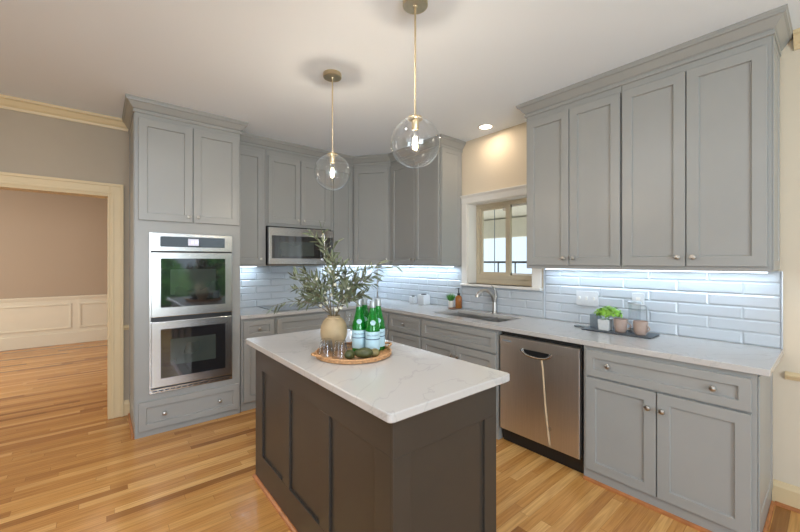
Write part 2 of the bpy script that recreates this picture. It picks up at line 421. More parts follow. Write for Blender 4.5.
# wainscot in the next room
wn = MB(); FF = Fr((0, YF), (1, 0), (0, -1))
wn.fbox(FF, X0, 1.4, 0, .008, 0, .80).fbox(FF, X0, 1.4, .008, .022, 0, .20).fbox(FF, X0, 1.4, .008, .03, .80, .83).fbox(FF, X0, 1.4, .008, .018, .775, .80)
def px_panel(a0, a1):
    for (i, t) in ((0, .012), ):
        z0, z1 = .27, .70
        wn.fbox(FF, a0, a1, .008, .022, z0, z0+.025).fbox(FF, a0, a1, .008, .022, z1-.025, z1).fbox(FF, a0, a0+.025, .008, .022, z0+.025, z1-.025).fbox(FF, a1-.025, a1, .008, .022, z0+.025, z1-.025)
for a0, a1 in ((-2.9, -1.75), (-1.65, -.38), (-.28, .95)): px_panel(a0, a1)
struct('trim_10', wn, M['wains'], bevel=.003)

# outdoors: porch past the kitchen window, garden past the other windows
gl = MB().box(-14, 22, -16, 16, -.5, -.3)
lawn = gl.build('garden_lawn', M['lawn'], (0, 0, 0)); lawn['kind'] = 'structure'
t = Thing('covered_porch', 'white covered porch with sloped ceiling and dark railing outside the kitchen window', 'porch', (6.4, 3, -.3))
t.part('roof', MB().rings([[(3.4, -2, 2.95), (6.6, -2, 2.30), (6.6, 9, 2.30), (3.4, 9, 2.95)], [(3.4, -2, 3.05), (6.6, -2, 2.40), (6.6, 9, 2.40), (3.4, 9, 3.05)]]), M['porch'])
t.part('beam', MB().box(6.4, 6.6, -2, 9, 1.93, 2.31), M['porch'])
for yy in (-1.9, 2.6, 6.4, 8.8): t.part('post', MB().box(6.42, 6.56, yy, yy+.14, -.3, 1.93), M['porch'])
t.part('deck', MB().box(3.35, 6.6, -2, 9, -.3, -.05), M['porch'])
t.part('patio', MB().box(6.6, 13, -2, 9, -.3, -.1), M['porch'])  # unseen pale slab added to bounce sun up under the porch roof
rl = MB().box(6.36, 6.40, -2, 9, 1.40, 1.44).box(6.37, 6.39, -2, 9, 1.05, 1.08)
for k in range(28): rl.box(6.37, 6.39, -1.9+k*.4, -1.88+k*.4, -.05, 1.4)
t.part('railing', rl, M['rail'])
t.part('rafter', MB().rings([[(4.0, 2.2, 2.83), (6.4, 5.4, 2.34), (6.4, 5.52, 2.34), (4.0, 2.32, 2.83)], [(4.0, 2.2, 2.70), (6.4, 5.4, 2.22), (6.4, 5.52, 2.22), (4.0, 2.32, 2.70)]]), M['porch'])
random.seed(3)
for k, (x, y, s_) in enumerate([(1.3, -7.3, 1.15), (3.9, -7.8, 1.3), (6.9, -7.5, 1.2), (-1.8, -8, 1.5)]):
    mb = MB(); bmesh.ops.create_icosphere(mb.bm, subdivisions=4, radius=s_, matrix=Matrix.Translation((x, y, s_*.7-.3)))
    for v in mb.bm.verts: v.co += (v.co-Vector((x, y, s_*.7-.3))).normalized()*random.uniform(-.12, .12)
    o = mb.build('garden_bush', M['hedge'], (x, y, -.3)); single(o, ('round green garden bush reflected at the left of the oven glass', 'round green garden bush reflected at the right of the oven glass', 'round green garden bush furthest from the house corner', 'largest round green garden bush outside')[k], 'bush', 'garden bushes behind the camera')

# ------------------------------------------------------------------ cabinets
def knob(t, F, a, z, b, parent):
    mb = MB(); mb.lathe(F.p(a, b, z), [(.006, 0), (.005, .01), (.006, .014), (.0145, .018), (.0155, .022), (.014, .027), (.007, .030), (.0, .0305)], 16, (F.n.x, F.n.y, 0))
    return t.part('knob', mb, M['nickel'], parent, smooth=True)
def front(t, F, name, a0, a1, z0, z1, b, knobs=(), st=.058):
    d = t.part(name, MB().door(F, a0, a1, z0, z1, b, st=st), M['grey'])
    for ka, kz in knobs: knob(t, F, ka, kz, b+(.02 if name == 'door' or (z1-z0) < .1 else .011), d)
    return d
TOE = .005
def base_cab(F, a0, a1, depth, label, fronts, name='base_cabinet', extra=None, hollow=True):
    c = F.p((a0+a1)/2, depth/2, 0); t = Thing(name, label, 'cabinet', c)
    g = .0008; a0 += g; a1 -= g; T = .018; zt = .8795
    mb = MB()
    mb.fbox(F, a0, a0+T, .002, depth, 0, zt).fbox(F, a1-T, a1, .002, depth, 0, zt).fbox(F, a0+T, a1-T, .002, .012, 0, zt).fbox(F, a0+T, a1-T, .012, depth, 0, .10).fbox(F, a0+T, a1-T, depth-T, depth, .1, zt)
    t.part('body', mb, M['grey'])
    for f_ in fronts: front(t, F, *f_[:5], depth+.0005, f_[5], *(f_[6:]))
    return t
BD = .62
b_right = base_cab(FR, .253, 1.072, BD, 'grey base cabinet with a wide two-knob drawer over two doors, right of the dishwasher', [
    ('drawer', .272, 1.052, .69, .853, [(.414, .772), (.917, .772)], .045),
    ('door', .272, .659, .082, .678, [(.632, .585)]),
    ('door', .665, 1.052, .082, .678, [(.70, .585)])])
FE = Fr((W, .253), (-1, 0), (0, -1))
b_right.part('end_panel', MB().door(FE, .03, BD-.03, .1, .86, .0005, .006, .06, .004), M['grey'])
b_sink = base_cab(FR, 1.735, 2.628, BD, 'grey sink base cabinet with a long false drawer front, left of the dishwasher', [
    ('drawer_front', 1.752, 2.612, .69, .853, [], .045),
    ('door', 1.752, 2.179, .082, .678, [(2.15, .585)]),
    ('door', 2.185, 2.612, .082, .678, [(2.215, .585)])])
base_cab(FR, 2.63, 3.155, BD, 'grey drawer base cabinet left of the sink cabinet', [
    ('drawer', 2.648, 3.138, .69, .853, [(2.893, .772)], .045),
    ('drawer', 2.648, 3.138, .40, .678, [(2.893, .54)], .05),
    ('drawer', 2.648, 3.138, .082, .39, [(2.893, .24)], .05)])
t = base_cab(FR, 3.157, 3.61, BD, 'grey corner base cabinet behind the island bottles', [
    ('drawer_front', 3.17, 3.50, .69, .853, [], .045), ('door', 3.17, 3.50, .082, .678, [(3.45, .62)])])
FD_ = .61
base_cab(FB, 1.03, 1.36, FD_, 'narrow grey base cabinet with one drawer beside the tall oven cabinet', [
    ('drawer', 1.055, 1.345, .69, .853, [(1.2, .772)], .045), ('door', 1.055, 1.345, .082, .678, [(1.31, .62)])])
base_cab(FB, 1.362, 2.16, FD_, 'grey base cabinet with a wide drawer front beneath the cooktop', [
    ('drawer_front', 1.378, 2.144, .69, .853, [], .045), ('door', 1.378, 1.758, .082, .678, [(1.72, .62)]), ('door', 1.764, 2.144, .082, .678, [(1.80, .62)])])
base_cab(FB, 2.162, 2.455, FD_, 'narrow grey base cabinet between the cooktop and the corner', [
    ('drawer', 2.178, 2.435, .69, .853, [(2.31, .772)], .045), ('door', 2.178, 2.435, .082, .678, [(2.21, .62)])])
# shoe moulding at the cabinet feet
SH = [(0, 0), (.016, 0), (.014, .012), (.006, .018), (0, .019)]
struct('trim_11', MB().sweep([(W-BD-.0005, 1.07), (W-BD-.0005, .2525), (W-.03, .2525)], SH), M['shoe'])

# countertop, L shaped, with sink cut-out
ZC = .914
SX0, SX1, SY0, SY1 = 2.585, 2.965, 1.83, 2.60
def inside(x, y):
    if SX0 < x < SX1 and SY0 < y < SY1: return False
    return (x > 1.025 and y > 3.59) or (x > 2.435 and y > .205)
mb = MB().plan(sorted([1.025, 2.435, SX0, SX1, W-.002]), sorted([.205, SY0, SY1, 3.59, D-.002]), .8805, ZC, inside)
ct = mb.build('countertop', M['quartz'], (2.5, 3.6, .8805), bevel=.003)
single(ct, 'white quartz countertop running along both walls over the grey cabinets', 'countertop')

# backsplash tile
def tiles(F, a0, a1, z0, z1, ph, label, gz=.0766, L=.33, lip=()):
    t = MB(); t.fbox(F, a0, a1, .001, .0045, z0, z1)
    row = 0; z = ZC+.002
    while z < z1-.01:
        zt = min(z+gz-.003, z1)
        if zt > z0+.01:
            zb = max(z, z0)
            a = ph + (L/2 if row % 2 else 0)
            a -= math.ceil((a-a0)/L+1)*L
            while a < a1:
                l, r = max(a+.0015, a0), min(a+L-.0015, a1)
                if r-l > .012 and zt-zb > .012:
                    i = .009
                    t.rings([[F.p(l,.004,zb),F.p(r,.004,zb),F.p(r,.004,zt),F.p(l,.004,zt)],
                             [F.p(l,.006,zb),F.p(r,.006,zb),F.p(r,.006,zt),F.p(l,.006,zt)],
                             [F.p(l+i,.0115,zb+i),F.p(r-i,.0115,zb+i),F.p(r-i,.0115,zt-i),F.p(l+i,.0115,zt-i)]], cap0=False)
                a += L
        z += gz; row += 1
    t_ = t.build('tile_backsplash', M['tile'], F.p((a0+a1)/2, 0, z0))
    return single(t_, label, 'backsplash')
tiles(FB, 1.025, W-.013, ZC+.001, 1.379, .05, 'glossy white subway tile backsplash on the cooktop wall')
tiles(FR, 2.66, D-.013, ZC+.001, 1.379, .05, 'glossy white subway tile backsplash between the corner and the window')
tiles(FR, 1.692, 2.645, ZC+.001, 1.164, .05, 'glossy white subway tile backsplash under the window behind the faucet')
tiles(FR, .215, 1.675, ZC+.001, 1.369, .05, 'glossy white subway tile backsplash right of the window')
struct('trim_12', MB().fbox(FR, 2.647, 2.658, 0, .016, ZC+.001, 1.369), M['tile'], bevel=.003)
struct('trim_13', MB().fbox(FR, 1.677, 1.689, 0, .016, ZC+.001, 1.369), M['tile'], bevel=.003)
struct('trim_14', MB().fbox(FR, .207, .2145, 0, .016, ZC+.001, 1.369), M['tile'], bevel=.003)

# wall cabinets
ZB, ZT = 1.37, 2.65
def wall_cab(F, a0, a1, depth, z0, label, doors, zt=ZT):
    t = Thing('wall_cabinet', label, 'cabinet', F.p((a0+a1)/2, depth/2, z0))
    g = .0008; t.part('body', MB().fbox(F, a0+g, a1-g, .002, depth, z0, zt), M['grey'], bevel=.0015)
    for d in doors: front(t, F, 'door', *d[:4], depth+.0005, d[4])
    return t
UD = .33; ZD0, ZD1 = 1.398, 2.58
wr1 = wall_cab(FR, .946, 1.665, UD, ZB, 'grey two-door wall cabinet right beside the window', [
    (1.303, 1.648, ZD0, ZD1, [(1.335, 1.452)]), (.952, 1.297, ZD0, ZD1, [(1.262, 1.452)])])
wr2 = wall_cab(FR, .226, .945, UD, ZB, 'grey two-door wall cabinet furthest right above the coffee tray', [
    (.593, .938, ZD0, ZD1, [(.628, 1.452)]), (.243, .587, ZD0, ZD1, [(.553, 1.452)])])
FU = Fr((W, .226), (-1, 0), (0, -1))
wr2.part('end_panel', MB().door(FU, .012, UD-.01, ZB+.01, ZT-.01, .0005, .006, .05, .004), M['grey'])
wc = wall_cab(FR, 2.652, 3.498, UD, ZB+.01, 'grey two-door wall cabinet left of the window', [
    (3.055, 3.475, ZD0, ZD1, [(3.09, 1.452)]), (2.672, 3.048, ZD0, ZD1, [(3.013, 1.452)])])
FC = Fr((W, 2.652), (-1, 0), (0, -1))
wc.part('end_panel', MB().door(FC, .012, UD-.01, ZB+.02, ZT-.01, .0005, .006, .055, .004), M['grey'])
wall_cab(FB, 1.03, 1.366, UD, ZB+.01, 'tall narrow grey wall cabinet between the oven cabinet and the microwave', [(1.045, 1.338, ZD0, ZD1, [(1.305, 1.452)])])
wall_cab(FB, 1.368, 2.15, UD, 1.812, 'short grey two-door wall cabinet above the microwave', [
    (1.386, 1.750, 1.84, 2.565, [(1.718, 1.885)]), (1.756, 2.12, 1.84, 2.565, [(1.79, 1.885)])])
wall_cab(FB, 2.152, 2.457, UD, ZB+.01, 'narrow grey one-door wall cabinet right of the microwave', [(2.176, 2.44, ZD0, ZD1, [(2.40, 1.452)])])
# diagonal corner cabinet
t = Thing('corner_wall_cabinet', 'grey corner wall cabinet with one angled door', 'cabinet', (2.8, 3.9, ZB))
A, B = Vector((2.458, 3.90)), Vector((2.75, 3.50))
t.part('body', MB().hexa([(W-.002, D-.002), (2.459, D-.002), (2.459, 3.90), (2.75, 3.50), (W-.002, 3.50)], ZB+.01, ZT), M['grey'])
L_ = (B-A).length; u = (B-A)/L_; FDg = Fr(A, u, (u.y, -u.x))
d = t.part('door', MB().door(FDg, .022, L_-.022, ZD0, ZD1, .0005, st=.055), M['grey']); knob(t, FDg, L_-.05, 1.452, .02, d)
# crowns
def CR(z0=ZT, k=1): return [(0, z0-.022), (.010, z0-.022), (.012, z0-.018), (.012, z0-.004), (.006, z0), (.006, z0+.006), (.016, z0+.012), (.032, z0+.035), (.044, z0+.052), (.054, z0+.056), (.056, z0+.066), (.060, z0+.070), (.060, H-.001), (0, H-.001)]
o = MB().sweep([(W-.002, 1.6655), (W-UD-.0002, 1.6655), (W-UD-.0002, .2255), (W-.002, .2255)], CR()).build('crown_molding', M['grey'], (2.75, .9, ZT)); single(o, 'grey crown moulding on top of the wall cabinets right of the window', 'moulding')
o = MB().sweep([(1.082, 3.90), (2.458, 3.90), (2.75, 3.50), (W-UD-.0002, 2.6515), (W-.002, 2.6515)], CR()).build('crown_molding', M['grey'], (2.458, 3.9, ZT)); single(o, 'grey crown moulding over the wall cabinets around the corner', 'moulding')
# LED bars under the wall cabinets
def led(F, a0, a1, z, label, p, b=.085):
    t = Thing('under_cabinet_light', label, 'light', F.p((a0+a1)/2, b, z-.012), 'under-cabinet lights')
    t.part('housing', MB().fbox(F, a0, a1, b-.012, b+.012, z-.006, z-.0005), M['plate'])
    t.part('diffuser', MB().fbox(F, a0+.005, a1-.005, b-.009, b+.009, z-.011, z-.006), M['led'])
    pos = F.p((a0+a1)/2, b, z-.014); tgt = F.p((a0+a1)/2, b-.004, 0)
    ar = area('under_cabinet_lamp', pos, tgt, .02, .02, p, (.66, .83, 1.0))
    ar.data.size = (a1-a0) if abs(F.u.x) > .5 else .02; ar.data.size_y = .02 if abs(F.u.x) > .5 else (a1-a0)
    ar.rotation_euler = (0, 0, 0)
led(FB, 1.06, 1.35, ZB+.01, 'bright LED bar under the wall cabinet beside the oven', .9)
led(FB, 2.18, 3.0, ZB+.01, 'bright LED bar under the wall cabinets right of the microwave', 2.4)
led(FR, 2.70, 4.0, ZB+.01, 'bright LED bar under the wall cabinet left of the window', 3.4)
led(FR, .26, 1.63, ZB, 'bright LED bar under the wall cabinets right of the window', 2.4)

# tall oven cabinet
OX0, OX1, OY = .216, 1.02, 3.60
FO = FB
t = Thing('oven_cabinet', 'tall grey cabinet housing the double wall oven beside the doorway', 'cabinet', ((OX0+OX1)/2, (OY+D)/2, 0))
ODp = D-OY
ox0, ox1, oz0, oz1 = .311, .949, .339, 1.668
mb = MB(); T = .02
mb.fbox(FO, OX0, OX0+T, .002, ODp, 0, ZT).fbox(FO, OX1-T, OX1, .002, ODp, 0, ZT).fbox(FO, OX0+T, OX1-T, .002, .012, 0, ZT)
mb.fbox(FO, OX0+T, OX1-T, .012, ODp, 0, oz0+.02).fbox(FO, OX0+T, OX1-T, .012, ODp, oz1-.02, ZT)
mb.fbox(FO, OX0+T, ox0+.015, ODp-.02, ODp, oz0+.02, oz1-.02).fbox(FO, ox1-.015, OX1-T, ODp-.02, ODp, oz0+.02, oz1-.02)
t.part('body', mb, M['grey'])
front(t, FO, 'door', .240, .622, 1.764, 2.585, ODp+.0005, [(.592, 1.812)])
front(t, FO, 'door', .630, 1.005, 1.764, 2.585, ODp+.0005, [(.662, 1.812)])
front(t, FO, 'drawer', .240, 1.005, .052, .286, ODp+.0005, [(.415, .165), (.84, .165)], .05)
t.part('crown', MB().sweep([(OX0-.0003, D-.002), (OX0-.0003, OY-.0003), (OX1+.0003, OY-.0003), (OX1+.0003, 3.905)], CR()), M['grey'])
FS = Fr((OX0, D), (0, -1), (-1, 0))
t.part('side_panel', MB().door(FS, .04, ODp-.01, .14, 2.62, .0005, .006, .06, .004), M['grey'])
struct('trim_15', MB().sweep([(OX0-.001, D-.02), (OX0-.001, OY+.01)], SH), M['shoe'])

# double oven
t = Thing('double_wall_oven', 'stainless steel double wall oven built into the tall grey cabinet', 'oven', ((ox0+ox1)/2, OY, oz0))
t.part('trim_frame', MB().fbox(FO, ox0, ox1, ODp+.001, ODp+.012, oz0, oz1), M['steel_h'], bevel=.002)
t.part('carcass', MB().fbox(FO, ox0+.03, ox1-.03, .05, ODp-.001+.001, oz0+.03, oz1-.03), M['black'])
cp = t.part('control_panel', MB().fbox(FO, ox0+.006, ox1-.006, ODp+.012, ODp+.026, 1.515, oz1-.003), M['steel_h'], bevel=.002)
t.part('touch_strip', MB().fbox(FO, .385, .88, ODp+.026, ODp+.0275, 1.55, 1.637), M['bglass'], cp)
t.part('display', MB().fbox(FO, .587, .668, ODp+.0275, ODp+.028, 1.565, 1.622), M['disp'], cp, label='blue lit display')
def digits(F, a, z, b, h, txt, sp):
    SEG = {'1': 'bc', '2': 'abged', '3': 'abgcd', '0': 'abcdef', '4': 'fgbc', '5': 'afgcd'}
    m = MB(); w_ = h*.5; k = h*.12
    for ch in txt:
        if ch == ':':
            m.fbox(F, a, a+k, b, b+.0004, z+h*.25, z+h*.25+k).fbox(F, a, a+k, b, b+.0004, z+h*.65, z+h*.65+k); a += k*2.5; continue
        for s_ in SEG[ch]:
            q = {'a': (0, w_, h-k, h), 'g': (0, w_, h/2-k/2, h/2+k/2), 'd': (0, w_, 0, k), 'f': (0, k, h/2, h), 'b': (w_-k, w_, h/2, h), 'e': (0, k, 0, h/2), 'c': (w_-k, w_, 0, h/2)}[s_]
            m.fbox(F, a+q[0], a+q[1], b, b+.0004, z+q[2], z+q[3])
        a += w_+sp
    return m
t.part('digits', digits(FO, .603, 1.583, ODp+.028, .022, '12:30', .004), M['digits'], cp)
mk = MB()
for k in range(7):
    mk.fbox(FO, .40+k*.024, .412+k*.024, ODp+.0275, ODp+.0279, 1.60, 1.604); mk.fbox(FO, .69+k*.026, .702+k*.026, ODp+.0275, ODp+.0279, 1.605, 1.609); mk.fbox(FO, .69+k*.026, .702+k*.026, ODp+.0275, ODp+.0279, 1.575, 1.579)
def oven_door(z0, z1, g0, g1):
    d = t.part('door', MB().fbox(FO, ox0+.012, ox1-.012, ODp+.014, ODp+.045, z0, z1), M['steel_h'], bevel=.004)
    t.part('glass', MB().fbox(FO, .387, .880, ODp+.045, ODp+.0465, g0, g1), M['bglass'], d, label='black glass')
    t.part('viewing_window', MB().fbox(FO, .455, .80, ODp+.0465, ODp+.047, g0+.10, g1-.09), M['bwin'], d)
    return d
t.part('black_gap', MB().fbox(FO, ox0+.01, ox1-.01, ODp+.012, ODp+.020, .93, .97), M['black'])
t.part('black_gap', MB().fbox(FO, ox0+.01, ox1-.01, ODp+.012, ODp+.020, 1.50, 1.515), M['black'])
oven_door(.968, 1.503, 1.045, 1.452)
oven_door(.392, .932, .462, .868)
vt = MB()
for k in range(14): vt.fbox(FO, .335+k*.0425, .365+k*.0425, ODp+.012, ODp+.0135, .352, .360)
t.part('vent', vt, M['black'])
t.part('gap_strip', MB().fbox(FO, ox0+.012, ox1-.012, ODp+.012, ODp+.022, .376, .390), M['black'])

# microwave
MX0, MX1, MD, MZ0, MZ1 = 1.376, 2.137, .40, 1.392, 1.795
t = Thing('microwave', 'stainless steel over-the-range microwave mounted above the cooktop', 'microwave', ((MX0+MX1)/2, D-.2, MZ0))
t.part('case', MB().fbox(FB, MX0+.001, MX1-.001, .002, MD-.045, MZ0, 1.810), M['black'])
mf = MB(); mf.fbox(FB, MX0, MX1, MD-.044, MD, MZ0+.005, MZ1)
d = t.part('door', mf, M['steel_h'], bevel=.004)
t.part('glass', MB().fbox(FB, 1.405, 2.13, MD, MD+.002, 1.462, 1.707), M['bglass'], d)
t.part('viewing_window', MB().fbox(FB, 1.47, 1.89, MD+.002, MD+.003, 1.49, 1.645), M['bwin'], d)
hb = MB().tube([FB.p(2.005, MD+.035, 1.44), FB.p(2.005, MD+.035, 1.74)], .009, 10)
for z in (1.455, 1.722): hb.fbox(FB, 1.993, 2.017, MD, MD+.036, z-.012, z+.012)
t.part('handle', hb, M['steel_h'], smooth=True)
kp = MB()
for r_ in range(6):
    for c_ in range(3): kp.fbox(FB, 2.05+c_*.024, 2.062+c_*.024, MD+.002, MD+.0024, 1.485+r_*.027, 1.49+r_*.027)

# cooktop
t = Thing('cooktop', 'dark glass electric cooktop set on the counter below the microwave', 'cooktop', (1.76, 3.92, ZC))
t.part('glass_top', MB().box(1.38, 2.14, 3.665, 4.165, ZC+.0005, ZC+.006), M['cook'], bevel=.002)
for i, (x, y, r) in enumerate(((1.57, 3.80, .10), (1.57, 4.05, .075), (1.95, 3.80, .075), (1.95, 4.05, .10))):
    t.part('burner_ring', MB().lathe((x, y, ZC+.006), [(r, 0), (r, .0004), (r-.004, .0004), (r-.004, 0)], 40, cap0=False, cap1=False), M['tin'])

# dishwasher
DY0, DY1 = 1.090, 1.717
t = Thing('dishwasher', 'stainless steel dishwasher with a pocket handle between the sink and end cabinets', 'dishwasher', (2.8, 1.4, 0))
t.part('tub', MB().fbox(FR, DY0, DY1, .02, BD-.03, .02, .862), M['black'])
def dw_door():
    # door skin with a scooped pocket for the handle
    n = 28; mb = MB(); z0, z1, zs = .112, .845, .775
    b = BD+.012
    mb.fbox(FR, DY0+.004, DY1-.004, BD-.028, b, z0, z1)
    return mb
door = t.part('door', dw_door(), M['dsteel'], bevel=.004)
t.part('control_strip', MB().fbox(FR, DY0+.004, DY1-.004, b0 if False else BD+.0122, BD+.0165, .775, .845), M['dsteel'], door, bevel=.0015)
cy, cz = 1.405, .772
def arc(sc, dep):
    pts = []
    for k in range(17):
        a = PI*k/16; pts.append(FR.p(cy+.115*sc*math.cos(a), BD+dep, cz-.046*sc*math.sin(a)**.8))
    return pts
top = [FR.p(cy-.105, BD+.014, cz), FR.p(cy+.105, BD+.014, cz)]
pk = MB(); pk.rings([[Vector(p) for p in arc(.86, .0170)], [Vector(p)+Vector((.004, 0, 0)) for p in arc(.86, .0170)]])
t.part('handle_pocket', pk, M['black'], door, label='black recessed handle pocket')
t.part('handle', MB().tube(arc(1, .019), .0085, 8), M['steel_h'], door, smooth=True)
t.part('logo', MB().lathe(FR.p(1.302, BD+.012, .245), [(.014, 0), (.016, .002), (.012, .0025), (.011, .001), (.006, .001), (.005, .002), (0, .002)], 20, (-1, 0, 0)), M['nickel'], door, smooth=True)
t.part('brand_mark', MB().fbox(FR, 1.61, 1.69, BD+.0165, BD+.0168, .806, .815), M['tin'], door)
ps = [(1.363, .718), (1.352, .66), (1.345, .55), (1.333, .40), (1.318, .26), (1.300, .13)]  # thin cream line slanting down the door below the handle
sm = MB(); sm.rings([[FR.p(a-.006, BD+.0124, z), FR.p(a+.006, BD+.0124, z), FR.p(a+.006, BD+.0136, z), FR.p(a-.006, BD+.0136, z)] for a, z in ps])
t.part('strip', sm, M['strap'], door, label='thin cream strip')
t.part('toe_plate', MB().fbox(FR, DY0, DY1, BD-.06, BD-.045, 0, .11), M['black'])
t.part('top_gap', MB().fbox(FR, DY0, DY1, BD-.05, BD-.02, .863, .879), M['black'])

# sink and faucet
t = Thing('kitchen_sink', 'double bowl stainless steel sink set in the white counter under the window', 'sink', (2.78, 2.2, .7))
def bowl(x0, x1, y0, y1, zb):
    o_ = .006
    def r(i, z): return [(x0+i, y0+i, z), (x1-i, y0+i, z), (x1-i, y1-i, z), (x0+i, y1-i, z)]
    return MB().rings([r(-o_, .879), r(-o_, zb-.004), ], cap0=False).rings([r(-o_, .879), r(0, .880), r(.004, zb+.02), r(.03, zb)], cap0=False)
t.part('large_bowl', bowl(SX0+.004, SX1-.004, 2.12, SY1-.004, .70), M['sinksteel'])
t.part('small_bowl', bowl(SX0+.004, SX1-.004, SY0+.004, 2.09, .74), M['sinksteel'])
t.part('divider', MB().box(SX0+.004, SX1-.004, 2.097, 2.113, .86, .8795+.012), M['steel_h'], bevel=.004)
t.part('drain', MB().lathe((2.78, 2.36, .7005), [(.04, 0), (.04, .003), (.03, .001), (0, .001)], 20), M['nickel'])
t.part('drain', MB().lathe((2.78, 1.96, .7405), [(.04, 0), (.04, .003), (.03, .001), (0, .001)], 20), M['nickel'])
fx, fy = 3.02, 2.18
t = Thing('faucet', 'brushed nickel pull-out faucet with a single lever behind the sink', 'faucet', (fx, fy, ZC))
t.part('base', MB().lathe((fx, fy, ZC+.0003), [(.030, 0), (.030, .006), (.024, .012), (.021, .05), (.023, .10), (.020, .125)], 24), M['nickel'], smooth=True)
q = [(0, 0, .10), (-.012, 0, .15), (-.04, .01, .195), (-.085, .02, .225), (-.13, .03, .232), (-.165, .037, .222)]
t.part('spout', MB().tube([(fx+a, fy+b, ZC+c) for a, b, c in q], [.020, .019, .017, .0155, .015, .015], 14), M['nickel'], smooth=True)
q = [(-.165, .037, .222), (-.195, .043, .205), (-.21, .047, .18), (-.212, .048, .168)]
t.part('spray_head', MB().tube([(fx+a, fy+b, ZC+c) for a, b, c in q], [.016, .019, .021, .020], 14), M['nickel'], smooth=True)
q = [(0, 0, .115), (.004, -.012, .16), (-.004, -.016, .21), (-.03, -.006, .262), (-.052, .004, .275)]
t.part('lever', MB().tube([(fx+a, fy+b, ZC+c) for a, b, c in q], [.019, .015, .011, .008, .006], 12), M['nickel'], smooth=True)

# wall plates
def plate(y0, y1, z0, z1, label, kind):
    t = Thing('light_switch_plate' if kind != 'outlet' else 'wall_outlet', label, 'switch' if kind != 'outlet' else 'outlet', FR.p((y0+y1)/2, .012, z0))
    t.part('plate', MB().fbox(FR, y0, y1, .0118, .0175, z0, z1), M['plate'], bevel=.002)
    m = (z0+z1)/2
    if kind == 'outlet':
        for dz in (-.027, .006): t.part('socket', MB().fbox(FR, (y0+y1)/2-.014, (y0+y1)/2+.014, .0175, .0195, m+dz, m+dz+.022), M['white'])
    else:
        for k in range(3):
            a = y0+(y1-y0)*(k+.5)/3; t.part('toggle', MB().fbox(FR, a-.006, a+.006, .0175, .030, m-.010, m+.014), M['white'])
plate(1.222, 1.396, 1.065, 1.185, 'white three-toggle switch plate on the tile above the tray', 'switch')
plate(.905, .985, 1.075, 1.192, 'white outlet plate on the tile behind the glass press', 'outlet')

# ------------------------------------------------------------------ island
IX0, IX1, IY0, IY1 = .795, 1.40, 1.0, 2.46
t = Thing('kitchen_island', 'dark charcoal kitchen island with recessed side panels under a white top', 'island', (1.1, 1.7, 0))
t.part('body', MB().box(IX0+.012, IX1-.012, IY0+.012, IY1-.012, 0, .8785), M['island'])
def shak(F, a0, a1, z0, z1, cuts, zc0, zc1, t0=0, t1=.012):
    """face frame: rails and stiles round the recessed panels given by cuts"""
    m = MB(); m.fbox(F, a0, a1, t0, t1, z0, zc0).fbox(F, a0, a1, t0, t1, zc1, z1)
    e = [a0]+[c for p in cuts for c in p]+[a1]
    for k in range(0, len(e), 2): m.fbox(F, e[k], e[k+1], t0, t1, zc0, zc1)
    return m
FI = Fr((IX0+.012, 0), (0, 1), (-1, 0)); FJ = Fr((0, IY0+.012), (1, 0), (0, -1)); FK = Fr((IX1-.012, 0), (0, 1), (1, 0)); FL = Fr((0, IY1-.012), (1, 0), (0, 1))
t.part('side_panel', shak(FI, IY0+.012, IY1, 0, .8785, [(1.11, 1.463), (1.556, 1.908), (2.005, 2.335)], .185, .73), M['island'], bevel=.0015)
t.part('side_panel', shak(FJ, IX0, IX1, 0, .8785, [(.88, 1.316)], .185, .725), M['island'], bevel=.0015)
t.part('side_panel', shak(FK, IY0+.012, IY1, 0, .8785, [(1.11, 1.463), (1.556, 1.908), (2.005, 2.335)], .185, .73), M['island'], bevel=.0015)
t.part('side_panel', shak(FL, IX0+.012, IX1-.012, 0, .8785, [(.88, 1.316)], .185, .725), M['island'], bevel=.0015)
t.part('shoe_molding', MB().sweep([(IX1+.0005, IY0-.0005), (IX1+.0005, IY1+.0005), (IX0-.0005, IY1+.0005), (IX0-.0005, IY0-.0005), (IX1+.0005, IY0-.0005)], [(0, 0), (.016, 0), (.014, .012), (.006, .02), (0, .021)]), M['shoe'], label='orange oak shoe moulding')
mb = MB()
def rr(i, z, R=.02):
    x0, x1, y0, y1 = .745+i, 1.449-i, .953+i, 2.517-i; pts = []
    for cx_, cy_, a0 in ((x1-R, y1-R, 0), (x0+R, y1-R, 90), (x0+R, y0+R, 180), (x1-R, y0+R, 270)):
        for k in range(6): a = math.radians(a0+18*k); pts.append((cx_+R*math.cos(a), cy_+R*math.sin(a), z))
    return pts
mb.rings([rr(.004, .8792), rr(0, .8835), rr(0, .9095), rr(.001, .9125), rr(.004, ZC)])
it = mb.build('island_countertop', M['quartz'], (1.1, 1.73, .8792)); single(it, 'white quartz slab on top of the dark island', 'countertop')

